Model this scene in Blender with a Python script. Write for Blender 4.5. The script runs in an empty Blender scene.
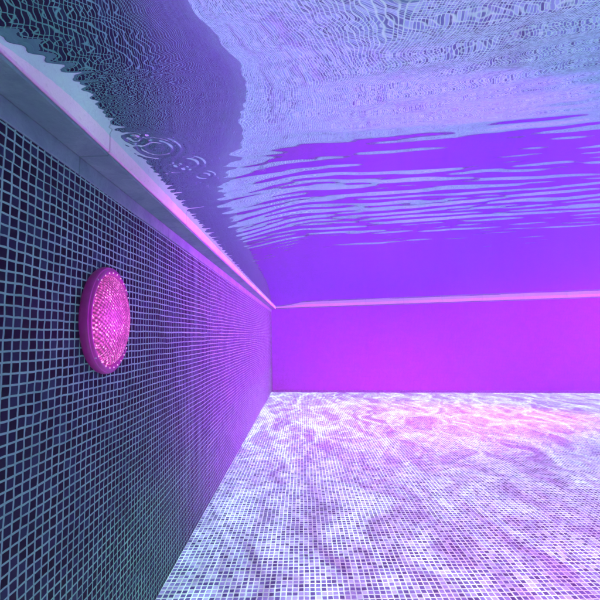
import bpy, bmesh, math, random
import numpy as np
from mathutils import Vector, Matrix

random.seed(7)
rng = np.random.RandomState(11)
R = math.radians
scene = bpy.context.scene
COL = scene.collection

# ------------------------------------------------------------------ dimensions (metres)
CAM = Vector((0.54, 0.0, 0.913))
WATER = 1.403
MOSAIC_TOP = 1.315
NOSE_BOT = 1.369
NOSE_TOP = 1.452
OVER = 0.076
PW = 6.2                 # pool width
YB = -2.6                # back wall
YE = 6.35                # end wall at the left corner
SKEW = 9.1               # end wall is not quite square to the side wall
PITCH = 0.0208           # mosaic pitch
YR = YE - PW * math.tan(R(SKEW))

# ------------------------------------------------------------------ helpers
def tag(o, label=None, cat=None, group=None, kind=None):
    if label: o['label'] = label
    if cat: o['category'] = cat
    if group: o['group'] = group
    if kind: o['kind'] = kind
    return o

def empty(name, loc=(0, 0, 0), rot=(0, 0, 0)):
    o = bpy.data.objects.new(name, None)
    o.empty_display_size = 0.1
    o.location = loc
    o.rotation_euler = rot
    COL.objects.link(o)
    return o

def link(name, bm, mat, parent=None, smooth=False):
    me = bpy.data.meshes.new(name)
    bmesh.ops.recalc_face_normals(bm, faces=bm.faces[:])
    bm.to_mesh(me); bm.free()
    me.materials.append(mat)
    if smooth:
        for p in me.polygons: p.use_smooth = True
    o = bpy.data.objects.new(name, me)
    COL.objects.link(o)
    if parent: o.parent = parent
    return o

def add_box(bm, x0, x1, y0, y1, z0, z1, bevel=0.0, segs=2):
    vs = [bm.verts.new((x, y, z)) for x in (x0, x1) for y in (y0, y1) for z in (z0, z1)]
    idx = [(0, 1, 3, 2), (4, 6, 7, 5), (0, 4, 5, 1), (2, 3, 7, 6), (0, 2, 6, 4), (1, 5, 7, 3)]
    fs = [bm.faces.new([vs[i] for i in f]) for f in idx]
    if bevel:
        es = list({e for f in fs for e in f.edges})
        bmesh.ops.bevel(bm, geom=es, offset=bevel, segments=segs, profile=0.5, affect='EDGES')

def add_lathe(bm, prof, n=96):
    rings = []
    for (r, z) in prof:
        if r < 1e-6:
            rings.append([bm.verts.new((0, 0, z))])
        else:
            rings.append([bm.verts.new((r * math.cos(2 * math.pi * k / n), r * math.sin(2 * math.pi * k / n), z)) for k in range(n)])
    for a, b in zip(rings, rings[1:]):
        for k in range(n):
            k2 = (k + 1) % n
            if len(a) == 1 and len(b) == 1: continue
            if len(a) == 1: bm.faces.new((a[0], b[k], b[k2]))
            elif len(b) == 1: bm.faces.new((a[k], b[0], a[k2]))
            else: bm.faces.new((a[k], b[k], b[k2], a[k2]))

class NT:
    """tiny node builder"""
    def __init__(self, name):
        self.m = bpy.data.materials.new(name); self.m.use_nodes = True
        self.t = self.m.node_tree; self.t.nodes.clear()
        self.out = self.t.nodes.new('ShaderNodeOutputMaterial')
    def n(self, typ, ins=None, **props):
        nd = self.t.nodes.new(typ)
        for k, v in props.items(): setattr(nd, k, v)
        for k, v in (ins or {}).items():
            s = nd.inputs[k]
            if isinstance(v, bpy.types.NodeSocket): self.t.links.new(v, s)
            else: s.default_value = v
        return nd
    def math(self, op, a, b=0.0, c=0.0, clamp=False):
        nd = self.n('ShaderNodeMath', {0: a, 1: b, 2: c}, operation=op, use_clamp=clamp); return nd.outputs[0]
    def vmath(self, op, a, b=(0, 0, 0), scale=None):
        nd = self.n('ShaderNodeVectorMath', {0: a, 1: b}, operation=op)
        if scale is not None: nd.inputs['Scale'].default_value = scale
        return nd.outputs[0]
    def mix(self, f, a, b, mode='MIX'):
        nd = self.t.nodes.new('ShaderNodeMix'); nd.data_type = 'RGBA'; nd.blend_type = mode
        for s, v in ((nd.inputs[0], f), (nd.inputs[6], a), (nd.inputs[7], b)):
            if isinstance(v, bpy.types.NodeSocket): self.t.links.new(v, s)
            else: s.default_value = v
        return nd.outputs[2]
    def ramp(self, f, stops):
        nd = self.n('ShaderNodeValToRGB', {0: f})
        el = nd.color_ramp.elements
        while len(el) < len(stops): el.new(0.5)
        for e, (p, c) in zip(el, stops): e.position = p; e.color = c
        return nd.outputs[0]
    def smooth(self, v, a, b, lo=0.0, hi=1.0):
        nd = self.n('ShaderNodeMapRange', {0: v, 1: a, 2: b, 3: lo, 4: hi}, interpolation_type='SMOOTHSTEP'); return nd.outputs[0]
    def surf(self, s): self.t.links.new(s, self.out.inputs['Surface'])

def c4(r, g, b): return (r, g, b, 1.0)

def mosaic_material(name, axes, stops, grout, gw=0.19, rough=0.25, wob=0.0022, spec=0.06):
    """square glass mosaic laid in net backed sheets: axes are the two object axes of the face"""
    m = NT(name)
    co = m.n('ShaderNodeTexCoord').outputs['Object']
    nz = m.n('ShaderNodeTexNoise', {'Vector': co, 'Scale': 5.5, 'Detail': 2.0}).outputs['Color']
    d = m.vmath('SCALE', m.vmath('SUBTRACT', nz, (0.5, 0.5, 0.5)), scale=wob * 4)
    nz2 = m.n('ShaderNodeTexNoise', {'Vector': co, 'Scale': 38.0, 'Detail': 1.0}).outputs['Color']
    d2 = m.vmath('SCALE', m.vmath('SUBTRACT', nz2, (0.5, 0.5, 0.5)), scale=wob * 1.7)
    # each sheet of 15 x 15 tiles sits a hair off its neighbours
    sh = m.vmath('FLOOR', m.vmath('SCALE', co, scale=1.0 / (PITCH * 15)))
    wn = m.n('ShaderNodeTexWhiteNoise', {'Vector': sh}).outputs['Color']
    d3 = m.vmath('SCALE', m.vmath('SUBTRACT', wn, (0.5, 0.5, 0.5)), scale=wob * 1.0)
    p = m.vmath('ADD', m.vmath('ADD', co, d), m.vmath('ADD', d2, d3))
    u = m.vmath('SCALE', p, scale=1.0 / PITCH)
    sx = m.n('ShaderNodeSeparateXYZ', {0: u})
    cell = m.vmath('FLOOR', u)
    sc = m.n('ShaderNodeSeparateXYZ', {0: cell})
    es = []
    for a in axes:
        fr = m.math('FRACT', sx.outputs[a])
        es.append(m.math('SUBTRACT', 0.5, m.math('ABSOLUTE', m.math('SUBTRACT', fr, 0.5))))
    edge = m.math('MINIMUM', es[0], es[1])
    cv = m.n('ShaderNodeCombineXYZ', {0: sc.outputs[axes[0]], 1: sc.outputs[axes[1]], 2: 3.7})
    wn2 = m.n('ShaderNodeTexWhiteNoise', {'Vector': cv.outputs[0]})
    tilec = m.ramp(wn2.outputs['Value'], stops)
    # cloudy glaze inside a tile
    gl = m.n('ShaderNodeTexNoise', {'Vector': co, 'Scale': 120.0, 'Detail': 2.0}).outputs[0]
    tilec = m.mix(0.35, tilec, m.mix(1.0, tilec, m.n('ShaderNodeMapRange', {0: gl, 3: 0.4, 4: 1.6}).outputs[0], 'MULTIPLY'))
    gn = m.n('ShaderNodeTexNoise', {'Vector': co, 'Scale': 9.0, 'Detail': 5.0, 'Roughness': 0.7}).outputs[0]
    gcol = m.mix(m.smooth(gn, 0.35, 0.7), c4(*grout), c4(grout[0] * 0.62, grout[1] * 0.7, grout[2] * 0.7))
    mask = m.smooth(edge, gw / 2 - 0.035, gw / 2 + 0.035)
    colr = m.mix(mask, gcol, tilec)
    # lime bloom over some tiles
    lb = m.n('ShaderNodeTexNoise', {'Vector': co, 'Scale': 3.3, 'Detail': 6.0, 'Roughness': 0.75}).outputs[0]
    colr = m.mix(m.smooth(lb, 0.5, 0.85, 0.0, 0.06), colr, gcol)
    bump = m.n('ShaderNodeBump', {'Height': mask, 'Strength': 0.5, 'Distance': 0.0012})
    b = m.n('ShaderNodeBsdfPrincipled', {'Base Color': colr, 'Normal': bump.outputs[0], 'IOR': 1.18, 'Specular IOR Level': spec,
            'Roughness': m.n('ShaderNodeMapRange', {0: mask, 3: 0.8, 4: rough}).outputs[0]})
    m.surf(b.outputs[0])
    return m.m

def stone_material(name, ca, cb, scale=9.0, rough=0.75, pit=0.5):
    m = NT(name)
    co = m.n('ShaderNodeTexCoord').outputs['Object']
    n1 = m.n('ShaderNodeTexNoise', {'Vector': co, 'Scale': scale, 'Detail': 8.0, 'Roughness': 0.72, 'Distortion': 0.5}).outputs[0]
    n2 = m.n('ShaderNodeTexNoise', {'Vector': co, 'Scale': scale * 14, 'Detail': 4.0}).outputs[0]
    c = m.mix(m.smooth(n1, 0.3, 0.72), c4(*ca), c4(*cb))
    c = m.mix(m.smooth(n2, 0.55, 0.8, 0.0, 0.35), c, c4(ca[0] * .6, ca[1] * .6, ca[2] * .6))
    h = m.math('ADD', n1, m.math('MULTIPLY', n2, 0.35))
    bump = m.n('ShaderNodeBump', {'Height': h, 'Strength': pit, 'Distance': 0.004})
    m.surf(m.n('ShaderNodeBsdfPrincipled', {'Base Color': c, 'Roughness': rough, 'Normal': bump.outputs[0], 'Specular IOR Level': 0.25}).outputs[0])
    return m.m

# ------------------------------------------------------------------ materials
NAVY = [(0.0, c4(.002, .004, .007)), (0.3, c4(.004, .008, .014)), (0.62, c4(.006, .014, .026)), (0.86, c4(.011, .026, .046)), (1.0, c4(.016, .05, .066))]
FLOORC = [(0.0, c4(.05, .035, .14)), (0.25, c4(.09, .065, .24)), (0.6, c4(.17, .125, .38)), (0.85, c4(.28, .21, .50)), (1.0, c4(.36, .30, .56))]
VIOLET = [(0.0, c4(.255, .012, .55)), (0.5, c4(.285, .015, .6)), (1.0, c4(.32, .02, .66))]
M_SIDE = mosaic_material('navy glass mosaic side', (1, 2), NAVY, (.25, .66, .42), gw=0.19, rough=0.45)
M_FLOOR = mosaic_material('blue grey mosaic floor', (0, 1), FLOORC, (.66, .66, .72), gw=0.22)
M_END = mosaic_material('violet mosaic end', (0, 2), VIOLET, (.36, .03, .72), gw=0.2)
M_BAND = stone_material('grey green stone', (.10, .28, .22), (.17, .41, .31))
M_COPE = stone_material('pale limestone', (.88, .86, .78), (.94, .92, .86), rough=0.85, pit=0.3)
M_DECK = stone_material('deck stone', (.34, .32, .30), (.44, .42, .39), 3.0)

# ------------------------------------------------------------------ setting: floor, deck
def sheet(name, pts, mat, parent=None):
    bm = bmesh.new()
    bm.faces.new([bm.verts.new(p) for p in pts])
    return link(name, bm, mat, parent)

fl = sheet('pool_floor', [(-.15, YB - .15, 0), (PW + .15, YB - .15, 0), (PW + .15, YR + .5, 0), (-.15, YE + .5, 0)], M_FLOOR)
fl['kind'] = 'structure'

bm = bmesh.new()
a = [(-.42, YB - .42), (PW + .42, YB - .42), (PW + .42, YR + .35), (-.42, YE + .49)]
b = [(-5.5, -8.5), (11.7, -8.5), (11.7, 11.5), (-5.5, 11.5)]
va = [bm.verts.new((x, y, NOSE_TOP - .004)) for x, y in a]
vb = [bm.verts.new((x, y, NOSE_TOP - .004)) for x, y in b]
for k in range(4):
    bm.faces.new((va[k], va[(k + 1) % 4], vb[(k + 1) % 4], vb[k]))
dk = link('pool_deck', bm, M_DECK); dk['kind'] = 'structure'

# ------------------------------------------------------------------ pool walls: local frame, wall face at y = 0 looking to -y, runs along +x
def pool_wall(label, loc, rotz, length, mat, first_joint, nb=NOSE_BOT, mt=MOSAIC_TOP, over=OVER, lift=0.0):
    """built in a frame where the face is x = 0 and looks to +x, running along +y from 0 to length"""
    root = empty('pool_wall', loc, (0, 0, rotz))
    tag(root, label, 'wall')
    bm = bmesh.new(); add_box(bm, -.2, 0, 0, length, -.05, mt)
    o = link('mosaic', bm, mat, root)
    js = []
    j = first_joint
    while j > 0.62: j -= 0.6
    ys = [0.0]
    while j < length - .05:
        if j > .05: ys.append(j)
        j += 0.6
    ys.append(length)
    g = 0.0009
    for y0, y1 in zip(ys, ys[1:]):
        bm = bmesh.new(); add_box(bm, -.2, .003, y0 + g, y1 - g, mt + .001, nb - .0095, .0015, 1)
        link('stone_band', bm, M_BAND, root)
        bm = bmesh.new(); add_box(bm, -.2, over - .004, y0 + g, y1 - g, nb - .0085, nb - .001, .001, 1)
        link('soffit_slab', bm, M_BAND, root)
        bm = bmesh.new(); add_box(bm, -.42, over + lift, y0 + g, y1 - g, nb, NOSE_TOP + lift, .004, 3)
        link('coping_slab', bm, M_COPE, root)
    # backing so that no daylight leaks through the joints
    bm = bmesh.new(); add_box(bm, -.25, -.004, 0, length, mt - .02, NOSE_TOP - .03)
    link('mortar_bed', bm, M_BAND, root)
    return root

pool_wall('long navy mosaic wall with white grout, stone band and the round pink lamp', (0, YB, 0), 0, YE - YB, M_SIDE, 0.865 - YB)
# end wall: rotate so local +y runs along (cos, -sin) and face looks to -Y
end_len = PW / math.cos(R(SKEW))
# local +x (face normal) -> must point to -Y world ; local +y -> along -X direction; start at the right corner
ang = math.atan2(-math.cos(R(SKEW)), -math.sin(R(SKEW)))
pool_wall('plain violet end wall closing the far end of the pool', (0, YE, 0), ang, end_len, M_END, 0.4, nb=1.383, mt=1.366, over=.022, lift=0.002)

# ------------------------------------------------------------------ the other two walls of the pool, out of the picture
pool_wall('navy mosaic wall on the far long side of the pool, facing the lamp', (PW, YR, 0), math.pi, YR - YB, M_SIDE, 0.3, lift=0.001)
M_BACK = mosaic_material('navy glass mosaic end', (1, 2), NAVY, (.25, .66, .42), gw=0.19, rough=0.45)
pool_wall('navy mosaic wall behind the swimmer end of the pool', (0, YB, 0), 0, PW, M_BACK, 0.3, lift=0.003)
bk = [o for o in COL.objects if o.name.startswith('pool_wall')][-1]
bk.location = (PW, YB, 0); bk.rotation_euler = (0, 0, math.pi / 2)

# violet end mosaic uses the object axes y,z because every wall is built along local y
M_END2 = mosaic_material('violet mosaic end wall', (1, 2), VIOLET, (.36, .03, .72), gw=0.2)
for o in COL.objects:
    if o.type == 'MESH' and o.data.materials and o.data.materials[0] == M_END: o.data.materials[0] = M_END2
bpy.data.materials.remove(M_END)

# ------------------------------------------------------------------ water surface
def spaced(a, b, f):
    v = [a]
    while v[-1] < b: v.append(v[-1] + f(v[-1]))
    v[-1] = b
    return np.array(v)
def fx(x):
    s = .0042 + .0040 * abs(x - .54)
    return s * (.6 if x < .42 else 1)
def fy(y):
    if y < .25: return .0045 + .03 * (.25 - y)
    if y < .62: return .0050
    if y < 1.15: return .0026
    if y < 2.6: return .0026 + .0030 * (y - 1.15)
    return .0070 + .0060 * (y - 2.6)
xs = spaced(0.0, PW, fx)
ys = spaced(YB, YE, fy)
X, Y = np.meshgrid(xs, ys, indexing='ij')
spx = np.array([fx(v) for v in xs])[:, None] * np.ones_like(X)
spy = np.array([fy(v) for v in ys])[None, :] * np.ones_like(X)
def sstep(v, a, b):
    t = np.clip((v - a) / (b - a), 0, 1); return t * t * (3 - 2 * t)
H = np.zeros_like(X)
# gentle swell: lifts away from the camera between 0.5 and 1.6 m
yy = np.linspace(YB, YE, 4000)
def integ(sl, zero_at):
    hh = np.cumsum(sl) * (yy[1] - yy[0]); return hh - np.interp(zero_at, yy, hh)
W1 = np.interp(Y, yy, integ(.215 * np.exp(-((yy - .47) / .24) ** 4) - .010 * np.exp(-((yy - 1.9) / 1.0) ** 4), .66))
H += W1 * (1 - sstep(X, .30, .72))
SW = np.interp(Y, yy, integ(.118 * np.exp(-((yy - 1.03) / .35) ** 2) - .03 * np.exp(-((yy - 2.9) / .9) ** 2), .5))
H += SW * sstep(X, .08, .6)
# wind waves, long crested across the pool
def wave(lam, ang, slope, ph, env=None):
    global H
    k = 2 * math.pi / lam
    dx, dy = math.sin(ang), math.cos(ang)
    arg = k * (X * dx + Y * dy) + ph
    arg = arg + 0.9 * np.sin(X * 1.7 + ph * 3) + 0.7 * np.sin(Y * 2.3 + X * .9 + ph)
    res = np.clip(lam / (5 * np.maximum(np.abs(dy) * spy, np.abs(dx) * spx)) - .5, 0, 1)
    A = slope / k * res
    if env is not None: A = A * env
    H += A * np.sin(arg)
far = sstep(Y, .7, 1.5)
env = (.30 + .70 * far) * (.35 + .65 * sstep(X, .05, .6)) * (1 - .75 * sstep(Y, 2.0, 3.2))
for i in range(4):
    wave(.30 + .35 * rng.rand(), R(8 + 5 * rng.randn()), .008, rng.rand() * 6.3, env)
for i in range(16):
    wave(.09 + .14 * rng.rand(), R(8 + 6 * rng.randn()), .0075, rng.rand() * 6.3, env)
for i in range(18):
    wave(.036 + .05 * rng.rand(), R(9 + 6 * rng.randn()), .0125, rng.rand() * 6.3, .12 + .88 * np.maximum(sstep(Y, .85, 1.35), sstep(X, .75, 1.5) * sstep(Y, .45, .9)) * (1 - .8 * sstep(Y, 1.7, 2.6)))
for i in range(10):
    wave(.035 + .06 * rng.rand(), R(4 + 5 * rng.randn()), .007, rng.rand() * 6.3, .25 + .75 * far)
for i in range(10):
    wave(.025 + .04 * rng.rand(), R(360 * rng.rand()), .0012, rng.rand() * 6.3)
# chop against the side wall
for i in range(12):
    wave(.013 + .022 * rng.rand(), R(5 + 12 * rng.randn()), .075, rng.rand() * 6.3, np.exp(-X / .10))
# rings of falling drops beside the coping
def ring(cx, cy, r0, lam, a, w):
    global H
    r = np.hypot(X - cx, Y - cy)
    H += a * np.cos(2 * math.pi * (r - r0) / lam) * np.exp(-((r - r0) / w) ** 2)
RINGS = [(.165, .93, .045, .024, .0011, .03), (.215, 1.03, .035, .022, .0010, .018), (.17, 1.06, .028, .02, .0008, .016), (.13, .88, .02, .024, .0012, .03), (.24, 1.12, .02, .02, .0007, .014)]
for r_ in RINGS: ring(*r_)
Z = WATER + H
nx, ny = X.shape
me = bpy.data.meshes.new('water')
co = np.stack([X, Y, Z], -1).reshape(-1, 3).astype(np.float32)
# keep the sheet inside the skewed end wall
lim = YE - co[:, 0] * math.tan(R(SKEW)) + .02
ii = np.arange(nx * ny).reshape(nx, ny)
q = np.stack([ii[:-1, :-1], ii[1:, :-1], ii[1:, 1:], ii[:-1, 1:]], -1).reshape(-1, 4)
q = q[(co[q, 1] < lim[q] + .08).all(1)]
used = np.zeros(len(co), bool); used[q.ravel()] = True
remap = np.cumsum(used) - 1
co = co[used]; q = remap[q]
me.vertices.add(len(co)); me.vertices.foreach_set('co', co.ravel())
me.loops.add(q.size); me.loops.foreach_set('vertex_index', q.ravel().astype(np.int32))
me.polygons.add(len(q)); me.polygons.foreach_set('loop_start', (np.arange(len(q)) * 4).astype(np.int32))
me.update(calc_edges=True)
me.polygons.foreach_set('use_smooth', np.ones(len(q), bool))
me.validate()
wt = bpy.data.objects.new('water', me); COL.objects.link(wt); wt['kind'] = 'structure'

m = NT('pool water surface')
co_ = m.n('ShaderNodeTexCoord').outputs['Object']
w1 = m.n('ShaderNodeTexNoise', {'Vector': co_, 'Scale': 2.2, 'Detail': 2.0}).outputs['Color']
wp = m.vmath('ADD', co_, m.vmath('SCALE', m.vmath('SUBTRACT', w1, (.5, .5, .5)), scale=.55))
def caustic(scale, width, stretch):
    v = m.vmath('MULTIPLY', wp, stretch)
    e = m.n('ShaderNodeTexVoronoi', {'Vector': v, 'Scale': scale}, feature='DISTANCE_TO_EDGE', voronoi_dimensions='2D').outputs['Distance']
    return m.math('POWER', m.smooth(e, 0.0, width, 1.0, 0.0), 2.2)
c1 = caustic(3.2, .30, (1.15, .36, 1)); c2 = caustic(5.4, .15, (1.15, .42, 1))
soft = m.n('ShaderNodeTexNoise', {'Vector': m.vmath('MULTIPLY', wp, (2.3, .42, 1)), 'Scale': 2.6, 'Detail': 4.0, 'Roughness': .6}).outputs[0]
# the painted caustic lines get stronger towards the far end of the pool
caustic_gain = m.smooth(m.n('ShaderNodeSeparateXYZ', {0: co_}).outputs[1], 2.2, 4.8, .28, 1.45)
foc = m.math('MULTIPLY', caustic_gain, m.math('ADD', m.math('MULTIPLY', c1, .75), m.math('MULTIPLY', c2, 0.95)))
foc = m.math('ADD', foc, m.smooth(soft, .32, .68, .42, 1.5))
caustic_tint = m.mix(1.0, c4(.50, 1.0, .90), m.n('ShaderNodeCombineColor', {0: foc, 1: foc, 2: foc}).outputs[0], 'MULTIPLY')  # sunlight caustics painted as colour into the surface's transmission
tr = m.n('ShaderNodeBsdfTransparent', {'Color': caustic_tint})
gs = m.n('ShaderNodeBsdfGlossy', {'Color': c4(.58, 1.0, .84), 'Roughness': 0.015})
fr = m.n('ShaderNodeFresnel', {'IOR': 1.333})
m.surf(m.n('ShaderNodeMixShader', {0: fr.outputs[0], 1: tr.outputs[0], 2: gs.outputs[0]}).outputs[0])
me.materials.append(m.m)

# ------------------------------------------------------------------ haze: the body of slightly cloudy water
bm = bmesh.new(); add_box(bm, -5.8, 12, -8.8, 11.8, -1.0, 1.62)
m = NT('cloudy water')
m.t.links.new(m.n('ShaderNodeVolumePrincipled', {'Color': c4(.82, .42, 1.0), 'Density': 0.034, 'Anisotropy': -0.3}).outputs[0], m.out.inputs['Volume'])
hz = link('haze', bm, m.m); hz['kind'] = 'stuff'

# ------------------------------------------------------------------ pool lights
def lens_material():
    m = NT('lit prismatic lens')
    co = m.n('ShaderNodeTexCoord').outputs['Object']
    rot = m.n('ShaderNodeMapping', {'Vector': co, 'Rotation': (0, 0, R(35))}).outputs[0]
    s = m.n('ShaderNodeSeparateXYZ', {0: rot})
    rib = m.math('SINE', m.math('MULTIPLY', s.outputs[0], 2 * math.pi / .0085))
    rib2 = m.math('SINE', m.math('MULTIPLY', s.outputs[1], 2 * math.pi / .0085))
    v = m.n('ShaderNodeTexVoronoi', {'Vector': co, 'Scale': 140.0}).outputs['Distance']
    led = m.smooth(v, 0.0, 0.55, 1.0, 0.0)
    nz = m.n('ShaderNodeTexNoise', {'Vector': co, 'Scale': 24.0, 'Detail': 4.0}).outputs[0]
    h = m.math('ADD', m.math('MULTIPLY', rib, .5), m.math('MULTIPLY', rib2, .35))
    st = m.math('ADD', m.math('MULTIPLY', m.math('POWER', led, 1.5), 1.1), m.math('MULTIPLY', m.smooth(h, -.4, .8), .55))
    st = m.math('MULTIPLY', st, m.smooth(nz, .25, .7, .35, 1.25))
    col = m.mix(m.smooth(st, .5, 1.5), c4(.80, .08, .56), c4(1.0, .58, .90))
    em = m.n('ShaderNodeEmission', {'Color': col, 'Strength': m.math('ADD', m.math('MULTIPLY', st, 1.5), .28)})
    bump = m.n('ShaderNodeBump', {'Height': h, 'Strength': .7, 'Distance': .002})
    pb = m.n('ShaderNodeBsdfPrincipled', {'Base Color': c4(.05, .006, .035), 'Roughness': .25, 'Normal': bump.outputs[0]})
    ad = m.n('ShaderNodeAddShader', {0: em.outputs[0], 1: pb.outputs[0]})
    m.surf(ad.outputs[0]); return m.m
def ring_material():
    m = NT('magenta trim with painted glow')
    co = m.n('ShaderNodeTexCoord').outputs['Object']
    n = m.n('ShaderNodeTexNoise', {'Vector': co, 'Scale': 30.0, 'Detail': 3.0}).outputs[0]
    c = m.mix(m.smooth(n, .3, .7), c4(.24, .006, .17), c4(.34, .012, .24))
    pb = m.n('ShaderNodeBsdfPrincipled', {'Base Color': c, 'Roughness': .3, 'Emission Color': c4(.8, .02, .5), 'Emission Strength': .05})  # glow from the lens painted in as faint emission
    m.surf(pb.outputs[0]); return m.m
def glow_material():
    m = NT('white hot diode')
    co = m.n('ShaderNodeTexCoord').outputs['Object']
    n = m.n('ShaderNodeTexNoise', {'Vector': co, 'Scale': 200.0}).outputs[0]
    m.surf(m.n('ShaderNodeEmission', {'Color': m.mix(n, c4(1, .45, .85), c4(1, .7, .95)), 'Strength': 1.0}).outputs[0]); return m.m
M_LENS, M_RING, M_LED = lens_material(), ring_material(), glow_material()
M_SCREW = stone_material('steel screw', (.5, .5, .52), (.6, .6, .62), 60, .3, .1)

def make_light():
    root = empty('pool_light')
    bm = bmesh.new()
    add_lathe(bm, [(.100, -.03), (.140, -.03), (.140, -.004), (.1465, -.003), (.1475, .003), (.1475, .010), (.1455, .0155), (.1435, .017), (.1425, .0155), (.1405, .0175), (.1375, .0205), (.134, .0215), (.130, .0205), (.127, .018), (.1255, .012), (.100, .018)])
    rg = link('trim_ring', bm, M_RING, root, True)
    bm = bmesh.new()
    Rr = .1245
    prof = [(Rr * math.sin(t), .010 + .037 * math.cos(t)) for t in [math.pi / 2 * k / 14 for k in range(15)]]
    add_lathe(bm, prof)
    link('lens', bm, M_LENS, root, True)
    for k in range(30):
        a = 2 * math.pi * (k + .35) / 30
        bm = bmesh.new()
        bmesh.ops.create_uvsphere(bm, u_segments=10, v_segments=6, radius=.0024)
        bmesh.ops.translate(bm, verts=bm.verts, vec=(.1315 * math.cos(a), .1315 * math.sin(a), .0208))
        link('diode', bm, M_LED, rg, True)
    for k in range(4):
        a = math.pi / 4 + math.pi / 2 * k
        bm = bmesh.new()
        add_lathe(bm, [(.0, .0195), (.0022, .0195), (.0028, .0185), (.0028, .014)], 16)
        bmesh.ops.translate(bm, verts=bm.verts, vec=(.1395 * math.cos(a), .1395 * math.sin(a), 0))
        link('screw', bm, M_SCREW, rg, True)
    return root

def copy_tree(o, parent=None):
    c = o.copy(); COL.objects.link(c)
    if parent: c.parent = parent
    for ch in list(o.children): copy_tree(ch, c)
    return c

def beam(parent, power, cone, color=(0.98, .024, 1.0), blend=.8, tilt=0.0, lift=0.0):
    ld = bpy.data.lights.new('beam', 'SPOT' if cone else 'POINT')
    ld.energy = power; ld.color = color; ld.shadow_soft_size = .05 if cone else .1
    if cone: ld.spot_size = R(cone); ld.spot_blend = blend
    o = bpy.data.objects.new('beam', ld); COL.objects.link(o)
    o.parent = parent; o.location = (0, 0, .075 if cone else .12); o.rotation_euler = (math.pi - R(tilt), R(lift), 0)   # local +z is the way the lens looks
    return o

proto = make_light()
GL = 'round underwater lights set in the pool walls'
def place(o, loc, rot, label, power, cone, **kw):
    o.location = loc; o.rotation_euler = rot
    tag(o, label, 'light', GL)
    beam(o, power, cone, **kw)
spots = []
copies = [copy_tree(proto) for _ in range(5)]
place(proto, (-.009, 1.025, .966), (0, R(90), R(6.5)), 'round glowing pink lamp with ribbed lens on the navy mosaic wall', 2.0, 0, color=(.75, .04, .95))
back = (R(-90), 0, 0)
for c, x in zip(copies[:3], (1.3, 3.2, 5.0)):  # unseen lamps added to turn the end wall violet and the floor pink
    place(c, (x, YB, .8), back, 'unseen lamp added %s on the wall behind the camera' % {1.3: 'beside the lamp wall', 3.2: 'in the middle', 5.0: 'beside the other long side'}[x], {1.3: 2600, 3.2: 1350, 5.0: 1300}[x], 60 if x > 2 else 36, tilt=13.0 if x > 2 else 13.0, blend=.4 if x > 2 else 1.0, color=(.60, .022, 1.0) if x > 2 else (1.0, .09, .62))
place(copies[3], (PW, 3.95, .8), (0, R(-90), 0), 'unseen violet lamp added near the middle of the long wall facing the pink lamp', 9500, 53, color=(.78, .018, 1.0), blend=.75, lift=7.0)  # out of view, added to wash the navy wall in violet
place(copies[4], (PW, 4.95, .8), (0, R(-90), 0), 'round magenta lamp close to the end wall on the long wall facing the pink lamp', 24, 150, color=(1.0, .02, .75))

# ------------------------------------------------------------------ air bubbles clinging under the surface
m = NT('air bubble skin')
fr = m.n('ShaderNodeFresnel', {'IOR': 1.0 / 1.333})
lw = m.n('ShaderNodeLayerWeight', {'Blend': .55}).outputs['Facing']
co = m.n('ShaderNodeTexCoord').outputs['Object']
tr = m.n('ShaderNodeBsdfTransparent', {'Color': c4(.97, .98, 1)})
gs = m.n('ShaderNodeBsdfGlossy', {'Color': c4(.95, .97, 1), 'Roughness': .03})
m.surf(m.n('ShaderNodeMixShader', {0: m.smooth(lw, .25, .8, .05, 1.0), 1: tr.outputs[0], 2: gs.outputs[0]}).outputs[0])
M_BUB = m.m
hx = lambda x, y: float(Z[np.abs(xs - x).argmin(), np.abs(ys - y).argmin()])
bub = []
bl = [(.26, 1.05, .0035), (.275, 1.15, .003), (.25, .97, .0025), (.31, 1.02, .0022), (.29, 1.22, .003), (.22, .9, .003), (.34, 1.2, .0022), (.2, 1.17, .0028), (.23, 1.2, .004),
      (.42, 1.13, .0055), (.428, 1.14, .0045), (.426, 1.12, .004), (.412, 1.135, .0035), (.37, 1.45, .004)]
src = None
for i, (x, y, r) in enumerate(bl):
    if src is None:
        bm = bmesh.new(); bmesh.ops.create_uvsphere(bm, u_segments=20, v_segments=12, radius=1.0)
        o = src = link('air_bubble', bm, M_BUB, None, True)
    else:
        o = src.copy(); COL.objects.link(o)
    o.scale = (r, r, r * .8); o.location = (x, y, hx(x, y) - r * .8)
    if i < 9:
        tag(o, 'tiny air bubble under the surface beside the drop rings', 'bubble', 'bubbles by the drop rings')
    elif i < 13:
        tag(o, 'small air bubble in the clump under the surface, further out than the drop rings', 'bubble', 'clump of bubbles under the surface')
    else:
        tag(o, 'lone air bubble under the surface nearest the end wall', 'bubble')

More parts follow.
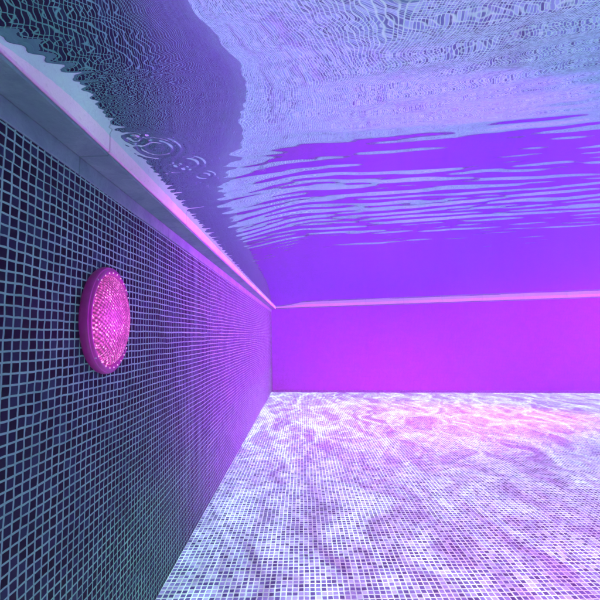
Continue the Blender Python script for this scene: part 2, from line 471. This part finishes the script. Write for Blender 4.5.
# ------------------------------------------------------------------ daylight
SUN_EL, SUN_AZ = 81.0, 29.5      # azimuth from +Y towards +X (negative: a little to the left)
d = Vector((math.sin(R(SUN_AZ)) * math.cos(R(SUN_EL)), math.cos(R(SUN_AZ)) * math.cos(R(SUN_EL)), math.sin(R(SUN_EL))))
sd = bpy.data.lights.new('sun', 'SUN'); sd.energy = 4.8; sd.angle = R(.5); sd.color = (1, .86, .76)
so = bpy.data.objects.new('sun', sd); COL.objects.link(so)
so.rotation_euler = d.to_track_quat('Z', 'Y').to_euler(); so.location = (0, 0, 6)
w = bpy.data.worlds.new('World'); scene.world = w; w.use_nodes = True
nt = w.node_tree; nt.nodes.clear()
sky = nt.nodes.new('ShaderNodeTexSky'); sky.sky_type = 'NISHITA'; sky.sun_disc = False
sky.sun_elevation = R(SUN_EL); sky.sun_rotation = R(SUN_AZ)
bg = nt.nodes.new('ShaderNodeBackground'); bg.inputs[1].default_value = .055
ow = nt.nodes.new('ShaderNodeOutputWorld')
nt.links.new(sky.outputs[0], bg.inputs[0]); nt.links.new(bg.outputs[0], ow.inputs[0])

# ------------------------------------------------------------------ camera
cd = bpy.data.cameras.new('camera'); cd.sensor_width = 36; cd.lens = 36 * 370 / 600; cd.clip_start = .02; cd.clip_end = 200
co = bpy.data.objects.new('camera', cd); COL.objects.link(co); scene.camera = co
PITCH_UP, ROLL, YAW = 5.4, -1.3, -0.4
mat = Matrix.Translation(CAM) @ Matrix.Rotation(R(-YAW), 4, 'Z') @ Matrix.Rotation(R(90 + PITCH_UP), 4, 'X') @ Matrix.Rotation(R(ROLL), 4, 'Z')
co.matrix_world = mat

# ------------------------------------------------------------------ render
vs = scene.view_settings
scene.display_settings.display_device = 'sRGB'
vs.view_transform = 'Standard'; vs.look = 'None'; vs.gamma = 1; vs.use_curve_mapping = False; vs.exposure = 0.08
cy = scene.cycles
cy.use_denoising = True; cy.denoiser = 'OPENIMAGEDENOISE'
cy.max_bounces = 7; cy.diffuse_bounces = 2; cy.glossy_bounces = 4; cy.transmission_bounces = 4; cy.volume_bounces = 1; cy.transparent_max_bounces = 12
cy.sample_clamp_indirect = 4.0; cy.blur_glossy = 0.3
cy.caustics_reflective = True; cy.caustics_refractive = True
cy.use_adaptive_sampling = True; cy.adaptive_threshold = 0.04
cy.use_light_tree = False
